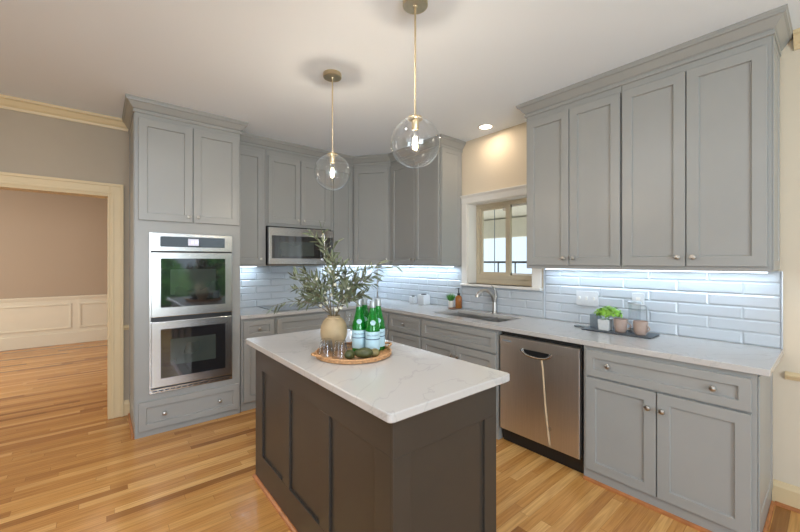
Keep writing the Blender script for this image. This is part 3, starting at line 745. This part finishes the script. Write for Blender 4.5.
# ------------------------------------------------------------------ island tray and what stands on it
TX, TY = 1.078, 1.703; TZ = ZC+.0005
t = Thing('rattan_tray', 'round woven rattan tray with two loop handles on the island', 'tray', (TX, TY, TZ))
RT = .203
t.part('base', MB().lathe((TX, TY, TZ), [(RT-.006, 0), (RT-.004, .008), (0, .008)], 48), M['rattan'])
for lvl, (dr, z) in enumerate(((-.002, .008), (.0, .019))):
    pts = []
    for k in range(120):
        a = 2*PI*k/120; w_ = .0022*math.sin(24*a*1+lvl*PI); pts.append((TX+(RT+dr+w_)*math.cos(a), TY+(RT+dr+w_)*math.sin(a), TZ+z))
    t.part('woven_rim', MB().tube(pts, .0062, 8, closed=True), M['rattan'], smooth=True)
Rv = Vector((math.cos(YAW), -math.sin(YAW), 0)); Fv = Vector((math.sin(YAW), math.cos(YAW), 0))
for sg in (-1, 1):
    Hv = Vector((1, -.1, 0)).normalized(); Gv = Vector((.1, 1, 0)).normalized()
    c = Vector((TX, TY, TZ+.026)) + Hv*sg*RT*1.0
    pts = [c + Gv*.034*math.cos(PI*k/14) + Hv*sg*(.034*math.sin(PI*k/14)) + Vector((0, 0, .006*math.sin(PI*k/14))) for k in range(15)]
    t.part('handle', MB().tube(pts, .0055, 8), M['rattan'], smooth=True)
TB = TZ+.0085
def at(px, d, z=TB):
    r = (px-400)/363; p = Fv*d + Rv*(r*d); return Vector((p.x, p.y, z))
# vase
vc = at(333.8, 2.07)
t = Thing('ceramic_vase', 'round beige ceramic vase holding olive branches on the rattan tray', 'vase', vc)
prof = [(.030, 0), (.034, .003), (.037, .016), (.047, .026), (.063, .050), (.0735, .082), (.0755, .108), (.0725, .136), (.061, .164), (.045, .181), (.036, .185), (.035, .192), (.037, .196), (.033, .196), (.030, .186), (.03, .12), (0, .118)]
t.part('body', MB().lathe(vc, prof, 40), M['vase'], smooth=True)
# clear glasses
def tumbler(p, label, up=False):
    t = MB(); pr = [(.045, .0), (.044, .002), (.030, .080), (.028, .088), (.020, .090), (0, .090)]
    if up: pr = [(0, 0), (.028, 0), (.03, .004), (.040, .088), (.041, .09)]
    t.lathe(p, pr, 32, cap0=False, cap1=False)
    inner = [(.0425, .0005), (.028, .076), (0, .079)]
    t.lathe(p, inner, 32, cap0=False, cap1=False)
    o = t.build('drinking_glass', M['tumbler'], p, smooth=True); return single(o, label, 'glass', 'upturned drinking glasses on the island tray')
tumbler(at(326.3, 1.945), 'clear upturned drinking glass at the left front edge of the rattan tray')
tumbler(at(340.5, 1.90), 'clear upturned drinking glass in front of the beige vase, nearest the avocados')
ca = at(349.4, 2.13)
cj = MB().lathe(ca, [(0, 0.001), (.026, 0.001), (.029, .006), (.030, .10), (.027, .14), (.020, .17), (.018, .195), (.021, .20)], 32, cap0=False, cap1=False).build('glass_carafe', M['glass'], ca, smooth=True)
single(cj, 'clear glass carafe between the beige vase and the green bottles', 'carafe')
# bottles
bpos = [at(359.2, 2.045), at(372.7, 2.0), at(364.5, 2.135), at(378.0, 2.08)]
bl = Thing('water_bottle', 'green glass water bottle with a pale blue label, front left of the cluster', 'bottle', bpos[0], 'green water bottles on the island tray')
c = bpos[0]
bl.part('glass_body', MB().lathe(c, [(0, .0), (.034, 0), (.0390, .005), (.0395, .02), (.0395, .128), (.0380, .145), (.031, .178), (.022, .212), (.0165, .24), (.0150, .262)], 32, cap0=False, cap1=False), M['green'], smooth=True)
bl.part('cap', MB().lathe(c, [(.0165, .250), (.0170, .256), (.0165, .284), (.015, .287), (0, .287)], 24), M['capm'], smooth=True)
lb = bl.part('label', MB().lathe(c, [(.0399, .022), (.0402, .023), (.0402, .120), (.0399, .121)], 32, cap0=False, cap1=False), M['label'], smooth=True)
ang0 = math.atan2(-c.y, -c.x)
bl.part('label_band', MB().lathe(c, [(.0404, .078), (.0405, .0785), (.0405, .082), (.0404, .0825)], 32, cap0=False, cap1=False), M['ink'], lb)
nk = MB()
nk.rings([[c+Vector((.0329*math.cos(ang0+x*1.0) , 0.0329*math.sin(ang0+x*1.0), .170+y)) for x, y in [(.45*math.cos(2*PI*k/16), .014*math.sin(2*PI*k/16)) for k in range(16)]],
          [c+Vector(((.0362)*math.cos(ang0+x*1.0), .0362*math.sin(ang0+x*1.0), .170+y)) for x, y in [(.42*math.cos(2*PI*k/16), .013*math.sin(2*PI*k/16)) for k in range(16)]]])
bl.part('neck_label', nk, M['label'], smooth=False)
# lettering wrapped on the label
def wrap_text(txt, size, z):
    cu = bpy.data.curves.new('lettering', 'FONT'); cu.body = txt; cu.size = size; cu.align_x = 'CENTER'; cu.resolution_u = 2
    o = bpy.data.objects.new('tmp', cu); COL.objects.link(o); bpy.context.view_layer.update()
    me = bpy.data.meshes.new_from_object(o.evaluated_get(bpy.context.evaluated_depsgraph_get())); bpy.data.objects.remove(o)
    m = MB(); m.bm.from_mesh(me)
    for v in m.bm.verts:
        a = ang0 + v.co.x/.0406; zz = v.co.y; v.co = c + Vector((.0409*math.cos(a), .0409*math.sin(a), z+zz))
    return m
bl.part('lettering', wrap_text('S.PELLEGRINO', .0115, .098), M['ink'], lb, norm=False)
BL = ['green glass water bottle with a pale blue label, front right of the cluster', 'green glass water bottle just behind the front left bottle', 'green glass water bottle at the far right of the cluster']
for p, l in zip(bpos[1:], BL): copy_thing(bl.e, p, l)
# avocados
def fruit(p, a, b, ang, name, mat, label, cat):
    m = MB(); n = 14; rings = []
    for k in range(n+1):
        tt = PI*k/n; x = -a*math.cos(tt); r = b*math.sin(tt)*(1-.18*math.cos(tt))
        rings.append([(x, max(r, 1e-4)*math.cos(2*PI*i/20), b*.98+max(r, 1e-4)*.95*math.sin(2*PI*i/20)) for i in range(20)])
    m.rings(rings)
    bmesh.ops.rotate(m.bm, verts=m.bm.verts, matrix=Matrix.Rotation(ang, 3, 'Z')); bmesh.ops.translate(m.bm, verts=m.bm.verts, vec=p)
    z = min(v.co.z for v in m.bm.verts); bmesh.ops.translate(m.bm, verts=m.bm.verts, vec=(0, 0, p.z-z+.0003))
    return single(m.build(name, mat, p, smooth=True), label, cat, 'fruit on the island tray')
fruit(at(349.2, 1.86), .030, .0255, -YAW+1.2, 'avocado', M['avo'], 'small dark green avocado at the front of the rattan tray, left of the larger one', 'avocado')
fruit(at(363.3, 1.885), .050, .0285, -YAW+.12, 'avocado', M['avo'], 'large dark green avocado lying at the front of the rattan tray', 'avocado')
fruit(at(374, 1.91), .030, .023, -YAW+.3, 'pear', M['kiwi'], 'brownish pear at the right front of the rattan tray', 'pear')

# folded napkin between the fruit and the bottles
p = at(366, 1.955); q_ = []
nm = MB()
for k, (s0, s1) in enumerate(((0, .006), (.0065, .012))):
    a_ = .066-.003*k; b_ = .018
    nm.hexa([(p+Rv*x+Fv*y).to_tuple()[:2] for x, y in ((-a_, -b_), (a_, -b_), (a_, b_-.006), (-a_, b_-.006))], p.z+s0+.0003, p.z+s1)
single(nm.build('folded_napkin', M['petal'], p, bevel=.002), 'folded cream napkin on the rattan tray between the avocados and bottles', 'napkin')
# olive branches
random.seed(21)
mouth = vc + Vector((0, 0, .187))
def leaf(mb, p, d, L, wd, up):
    d = d.normalized(); s_ = d.cross(up)
    if s_.length < .05: s_ = d.cross(Vector((1, 0, 0)))
    s_.normalize(); n = s_.cross(d).normalized()
    top = []
    prof = [(0, .12), (.2, .7), (.45, 1), (.7, .8), (.88, .45), (1, .05)]
    Lr = [[], [], []]
    bend = random.uniform(-.18, .18)
    for tt, ww in prof:
        cpt = p + d*L*tt + n*L*bend*tt*tt
        Lr[0].append(cpt - s_*wd*ww/2 + n*wd*.14*ww); Lr[1].append(cpt); Lr[2].append(cpt + s_*wd*ww/2 + n*wd*.14*ww)
    V = [[mb.bm.verts.new(q) for q in r] for r in Lr]
    for a in (0, 1):
        for k in range(len(prof)-1): mb.bm.faces.new((V[a][k], V[a][k+1], V[a+1][k+1], V[a+1][k]))
def branch(dx, dz, df, label, n=22, sag=0, flowers=0, twigs=4, L0=.060):
    t = Thing('olive_branch', label, 'branch', mouth - Vector((0, 0, .08)), 'olive branches in the beige vase')
    a = Rv*dx*.04
    P0 = mouth - Vector((0, 0, .07)) - (Rv*dx+Fv*df).normalized()*.008
    P1 = mouth + (Rv*dx+Fv*df).normalized()*.016 + Vector((0, 0, .012))
    P3 = mouth + Rv*dx + Fv*df + Vector((0, 0, dz))
    P2 = mouth + Rv*dx*.45 + Fv*df*.45 + Vector((0, 0, dz*.62+sag))
    pts = [P0]
    for k in range(13):
        u_ = k/12; pts.append(P1*(1-u_)**2 + P2*2*u_*(1-u_) + P3*u_*u_)
    sm = MB().tube(pts, [.0028-.0016*k/13 for k in range(14)], 6)
    lf = MB(); fl = MB(); main = pts[1:]
    def along(seq, cnt, u0, Lf):
        for k in range(cnt):
            u_ = u0+(1-u0)*(k+.5)/cnt; f_ = u_*(len(seq)-1); i = min(int(f_), len(seq)-2)
            p = seq[i].lerp(seq[i+1], f_-i); tg = (seq[i+1]-seq[i]).normalized()
            side = tg.cross(Vector((random.uniform(-1, 1), random.uniform(-1, 1), random.uniform(-1, 1)))).normalized()
            d = tg*random.uniform(.45, 1.0) + side*random.uniform(.5, 1.0)
            leaf(lf, p, d, Lf*random.uniform(.75, 1.2), random.uniform(.0095, .0145), Vector((random.uniform(-1, 1), random.uniform(-1, 1), random.uniform(-.3, 1))))
    along(main, n, .22, L0)
    leaf(lf, main[-1], main[-1]-main[-2], L0, .012, Vector((0, 0, 1)))
    for k in range(twigs):
        i = random.randint(3, 9); p = main[i]; tg = (main[i+1]-main[i]).normalized()
        sd = tg.cross(Vector((random.uniform(-1, 1), random.uniform(-1, 1), random.uniform(-1, 1)))).normalized()
        q = [p, p+tg*.025+sd*.02, p+tg*.06+sd*.045, p+tg*.095+sd*.06]
        sm.tube(q, [.0016, .0013, .001, .0008], 5); along(q, 7, .25, L0*.9)
    t.part('stem', sm, M['stem'], smooth=True); t.part('leaves', lf, M['olive'], norm=False)
    if flowers:
        for k in range(flowers):
            i = random.randint(2, 9); p = main[i] + Vector((random.uniform(-.02, .02), random.uniform(-.02, .02), random.uniform(-.02, .02)))
            for j in range(5):
                a_ = 2*PI*j/5; d = (Rv*math.cos(a_)+Vector((0, 0, 1))*math.sin(a_)-Fv*.5)
                leaf(fl, p, d, .012, .009, -Fv)
        t.part('blossoms', fl, M['petal'], norm=False, label='small cream blossoms')
branch(-.335, .065, -.05, 'olive branch drooping furthest left over the cooktop', 13, .10, 0, 2)
branch(-.23, .16, .04, 'olive branch reaching left with sparse leaves', 14, .08, 0, 3)
branch(-.16, .27, -.04, 'olive branch leaning up left in front of the microwave', 18, .02, 2, 4)
branch(-.075, .50, .02, 'tallest olive branch standing in front of the microwave handle', 24, .0, 3, 5)
branch(.0, .33, -.05, 'upright olive branch in the middle of the vase', 22, .0, 4, 5)
branch(.07, .26, .06, 'olive branch leaning up slightly right', 20, .0, 4, 5)
branch(.15, .22, -.02, 'olive branch leaning right above the bottles', 18, .02, 3, 4)
branch(.25, .24, .05, 'olive branch reaching up right toward the corner cabinet', 18, .05, 0, 4)
branch(.37, .29, .08, 'olive branch reaching furthest right with a few end leaves', 9, .12, 0, 2)
branch(-.21, .10, .10, 'olive branch spreading low left behind the vase', 18, .06, 2, 5)
branch(.17, .12, .08, 'olive branch spreading low right behind the bottles', 18, .05, 2, 5)
branch(-.10, .22, .06, 'full olive branch in the left centre of the vase', 22, .0, 4, 6)
branch(-.10, .13, -.09, 'short olive branch bending over the vase rim at left', 16, .05, 3, 4)
branch(.09, .12, -.08, 'short olive branch bending over the vase rim at right', 16, .05, 3, 4)

# ------------------------------------------------------------------ counter dressing at right
ty = 1.03; tx = 2.87
t = Thing('serving_board', 'dark slate serving tray with a handle end, beneath the mugs on the right counter', 'tray', (tx, ty, ZC))
def rrect(x0, x1, y0, y1, R, z):
    pts = []
    for cx_, cy_, a0 in ((x1-R, y1-R, 0), (x0+R, y1-R, 90), (x0+R, y0+R, 180), (x1-R, y0+R, 270)):
        for k in range(5): a = math.radians(a0+22.5*k); pts.append((cx_+R*math.cos(a), cy_+R*math.sin(a), z))
    return pts
B0 = ZC+.0005
t.part('board', MB().rings([rrect(2.79, 2.98, .79, 1.235, .012, B0), rrect(2.785, 2.985, .785, 1.24, .012, B0+.010)]), M['slate'])
t.part('handle', MB().rings([rrect(2.87, 2.91, 1.239, 1.33, .012, B0+.003), rrect(2.87, 2.91, 1.239, 1.33, .012, B0+.010)]), M['slate'])
BZ = B0+.0105
def atx(px, x, z): # point on plane x seen in column px
    r = (px-400)/363; dx = Fv.x+r*Rv.x; dy = Fv.y+r*Rv.y; return Vector((x, x*dy/dx, z))
p = atx(595.3, 2.94, BZ)
o = MB().box(p.x-.030, p.x+.030, p.y-.030, p.y+.030, BZ, BZ+.098).build('square_canister', M['tin'], p, bevel=.003); single(o, 'blue grey square canister at the left end of the slate tray', 'canister')
p = atx(605.2, 2.862, BZ)
t = Thing('square_planter', 'pale concrete square planter with bright green leaves on the slate tray', 'plant', p)
def rq(h, z): return [(p.x-h, p.y-h, z), (p.x+h, p.y-h, z), (p.x+h, p.y+h, z), (p.x-h, p.y+h, z)]
t.part('pot', MB().rings([rq(.034, BZ), rq(.038, BZ+.078), rq(.031, BZ+.078), rq(.030, BZ+.066)]), M['conc'], bevel=.002)
lf = MB(); random.seed(5)
cc = p + Vector((0, -.025, .118))
def rleaf(mb, c, n, r):
    n = n.normalized(); u_ = n.cross(Vector((.3, .2, 1))).normalized(); v_ = n.cross(u_)
    k = 7; vs = [mb.bm.verts.new(c + u_*r*math.cos(2*PI*i/k)*1.25 + v_*r*math.sin(2*PI*i/k)) for i in range(k)]
    ctr = mb.bm.verts.new(c + n*r*.25)
    for i in range(k): mb.bm.faces.new((vs[i], vs[(i+1) % k], ctr))
for k in range(260):
    th = random.uniform(0, 2*PI); ph = random.uniform(-.25, 1.5); d = Vector((math.cos(th)*math.cos(ph), math.sin(th)*math.cos(ph), math.sin(ph)))
    rr_ = random.uniform(.6, 1); q = cc + Vector((d.x*.058, d.y*.098, d.z*.058))*rr_
    rleaf(lf, q, d+Vector((random.uniform(-.5, .5), random.uniform(-.5, .5), .3)), random.uniform(.008, .013))
t.part('foliage', lf, M['leafb'], norm=False)
sm = MB()
for k in range(9):
    a = 2*PI*k/9; sm.tube([p+Vector((.01*math.cos(a), .01*math.sin(a), .055)), p+Vector((.03*math.cos(a), .035*math.sin(a), .105))], .0012, 5)
t.part('stem', sm, M['leafs'])
def mug(p, ang, label):
    t = Thing('mug', label, 'mug', p, 'stoneware mugs on the slate tray')
    t.part('cup', MB().lathe(p, [(.030, 0), (.032, .002), (.039, .02), (.0435, .055), (.0445, .092), (.043, .093), (.040, .055), (.035, .018), (0, .008)], 32), M['mug'], smooth=True)
    d = Vector((math.cos(ang), math.sin(ang), 0)); q = [p + d*(.040+.026*math.sin(PI*k/8)) + Vector((0, 0, .074-.050*k/8)) for k in range(9)]
    t.part('handle', MB().tube(q, .0045, 8), M['mug'], smooth=True)
mug(atx(620.5, 2.862, BZ), -PI/2+.1, 'blush stoneware mug beside the green plant on the slate tray')
mug(atx(640.5, 2.855, BZ), -PI/2-.4, 'blush stoneware mug at the right end of the slate tray, in front of the press')
p = atx(634.5, 2.943, BZ)
t = Thing('french_press', 'clear glass coffee press with a chrome lid at the back of the slate tray', 'coffee press', p)
t.part('beaker', MB().lathe(p, [(0, .002), (.036, .002), (.038, .006), (.038, .195), (.040, .20)], 32, cap0=False, cap1=False), M['tumbler'], smooth=True)
t.part('lid', MB().lathe(p, [(.0395, .200), (.043, .201), (.043, .210), (.036, .218), (0, .220)], 32), M['capm'], smooth=True)
t.part('frame', MB().lathe(p, [(.0385, 0), (.0395, 0), (.0395, .02), (.0385, .02)], 32, cap0=False, cap1=False), M['capm'])
q = [p+Vector((0, -.036, .19)), p+Vector((0, -.066, .193)), p+Vector((0, -.076, .178)), p+Vector((0, -.078, .08)), p+Vector((0, -.074, .02)), p+Vector((0, -.037, .01))]
t.part('handle', MB().tube(q, .0055, 8), M['capm'], smooth=True)

# ------------------------------------------------------------------ by the sink
p = atx(454.5, 2.985, ZC+.0005)
co = MB().lathe(p, [(.068, 0), (.072, .003), (.072, .010), (.069, .012), (0, .012)], 40).build('wooden_coaster', M['wood'], p, smooth=True); single(co, 'round brown wooden coaster under the soap bottle left of the sink', 'coaster')
cz_ = ZC+.013
p = atx(451.0, 2.975, cz_)
t = Thing('potted_succulent', 'small spiky green plant in a white pot on the wooden coaster', 'plant', p)
t.part('pot', MB().lathe(p, [(.026, 0), (.028, .002), (.033, .072), (.030, .072), (.028, .06), (0, .06)], 28), M['white'], smooth=True)
lf = MB()
for k in range(46):
    a = random.uniform(0, 2*PI); tl = random.uniform(.05, .95)
    leaf(lf, p+Vector((math.cos(a)*.012, math.sin(a)*.012, .062)), Vector((math.cos(a)*tl, math.sin(a)*tl, 1)), random.uniform(.06, .095), .012, Vector((math.cos(a), math.sin(a), .2)))
t.part('foliage', lf, M['leafs'], norm=False)
p = atx(458.6, 2.985, cz_)
t = Thing('soap_bottle', 'amber soap bottle with a black pump on the wooden coaster', 'soap bottle', p)
t.part('bottle', MB().lathe(p, [(.033, 0), (.035, .003), (.035, .110), (.032, .122), (.016, .134), (.014, .142)], 28), M['amber'], smooth=True)
t.part('pump', MB().lathe(p, [(.0155, .138), (.0155, .158), (.006, .160), (.006, .205), (.012, .206), (.012, .216), (0, .217)], 20).tube([p+Vector((0, 0, .211)), p+Vector((-.02, .01, .212)), p+Vector((-.034, .017, .205))], .0035, 8), M['black'], smooth=True)
def canister(px, x, hw, h, label):
    p = atx(px, x, ZC+.0005)
    t = Thing('square_jar', label, 'jar', p, 'white square jars in the corner')
    t.part('jar_body', MB().box(p.x-hw, p.x+hw, p.y-hw, p.y+hw, p.z, p.z+h), M['plate'], bevel=.005)
    t.part('lid', MB().lathe((p.x, p.y, p.z+h+.0002), [(hw*.6, 0), (hw*.6, .008), (hw*.5, .012), (0, .012)], 24), M['black'])
canister(413.2, 2.97, .036, .085, 'small white square jar with a dark lid, left of the larger jar')
canister(423.8, 2.985, .055, .118, 'large white square jar with a dark lid near the corner')

# ------------------------------------------------------------------ pendants
def pendant(x, y, zc, label):
    t = Thing('globe_pendant', label, 'pendant light', (x, y, zc), 'globe pendants over the island')
    t.part('canopy', MB().lathe((x, y, H-.0005), [(0, 0), (.062, 0), (.063, -.003), (.063, -.026), (.060, -.029), (.012, -.030), (.010, -.036), (0, -.036)], 40, cap0=False, cap1=False), M['brass'], smooth=True)
    t.part('rod', MB().tube([(x, y, H-.034), (x, y, zc+.127)], .0052, 12), M['brass'], smooth=True)
    t.part('globe_cap', MB().lathe((x, y, zc), [(0, .142), (.008, .142), (.010, .134), (.034, .130), (.038, .124), (.038, .1185), (.034, .117), (.018, .116), (.018, .070), (.0155, .067), (0, .067)], 28, cap0=False, cap1=False), M['brass'], smooth=True)
    pr = [(.125*math.sin(PI*k/36), .125*math.cos(PI*k/36)) for k in range(4, 37)]
    t.part('glass_globe', MB().lathe((x, y, zc), pr, 48, cap0=False, cap1=False), M['glass'], smooth=True)
    bp_ = [(.012, .068), (.013, .055), (.020, .035), (.027, .008), (.028, -.010), (.024, -.030), (.013, -.044), (.002, -.048)]
    bu = t.part('bulb', MB().lathe((x, y, zc), bp_, 28, cap0=False, cap1=False), M['glass'], smooth=True)
    fl = MB()
    for k in range(4):
        a = PI/2*k+.3; fl.tube([(x+.009*math.cos(a), y+.009*math.sin(a), zc+.030), (x+.012*math.cos(a+.2), y+.012*math.sin(a+.2), zc-.028)], .0013, 6)
    t.part('filament', fl, M['fil'], bu)
    l = bpy.data.lights.new('pendant_lamp', 'POINT'); l.energy = 9; l.color = (1, .84, .64); l.shadow_soft_size = .012
    o = bpy.data.objects.new('pendant_lamp', l); COL.objects.link(o); o.location = (x, y, zc)
pendant(1.25, 2.25, 2.047, 'clear glass globe pendant with brass rod, farther one over the island')
pendant(1.22, 1.355, 2.02, 'clear glass globe pendant with brass rod, nearer one over the island')

# ------------------------------------------------------------------ recessed ceiling lights
for k, (x, y) in enumerate(CANS):
    t = Thing('recessed_light', 'round recessed ceiling light glowing above the window' if k == 0 else f'round recessed ceiling light out of the photo\'s view', 'ceiling light', (x, y, H-.01), 'recessed ceiling lights')
    t.part('trim_ring', MB().lathe((x, y, H), [(.060, -.0005), (.078, -.0005), (.078, -.004), (.070, -.008), (.058, -.006)], 32, cap0=False, cap1=False), M['white'], smooth=True)
    t.part('lens', MB().lathe((x, y, H), [(.058, -.001), (.057, -.004), (0, -.004)], 32), M['canlens'])
    l = bpy.data.lights.new('downlight', 'AREA'); l.shape = 'DISK'; l.size = .12; l.energy = 8 if k else 2.2; l.color = WARM if k in (0, 7, 8) else (.97, .98, 1)
    o = bpy.data.objects.new('downlight', l); COL.objects.link(o); o.location = (x, y, H-.012)
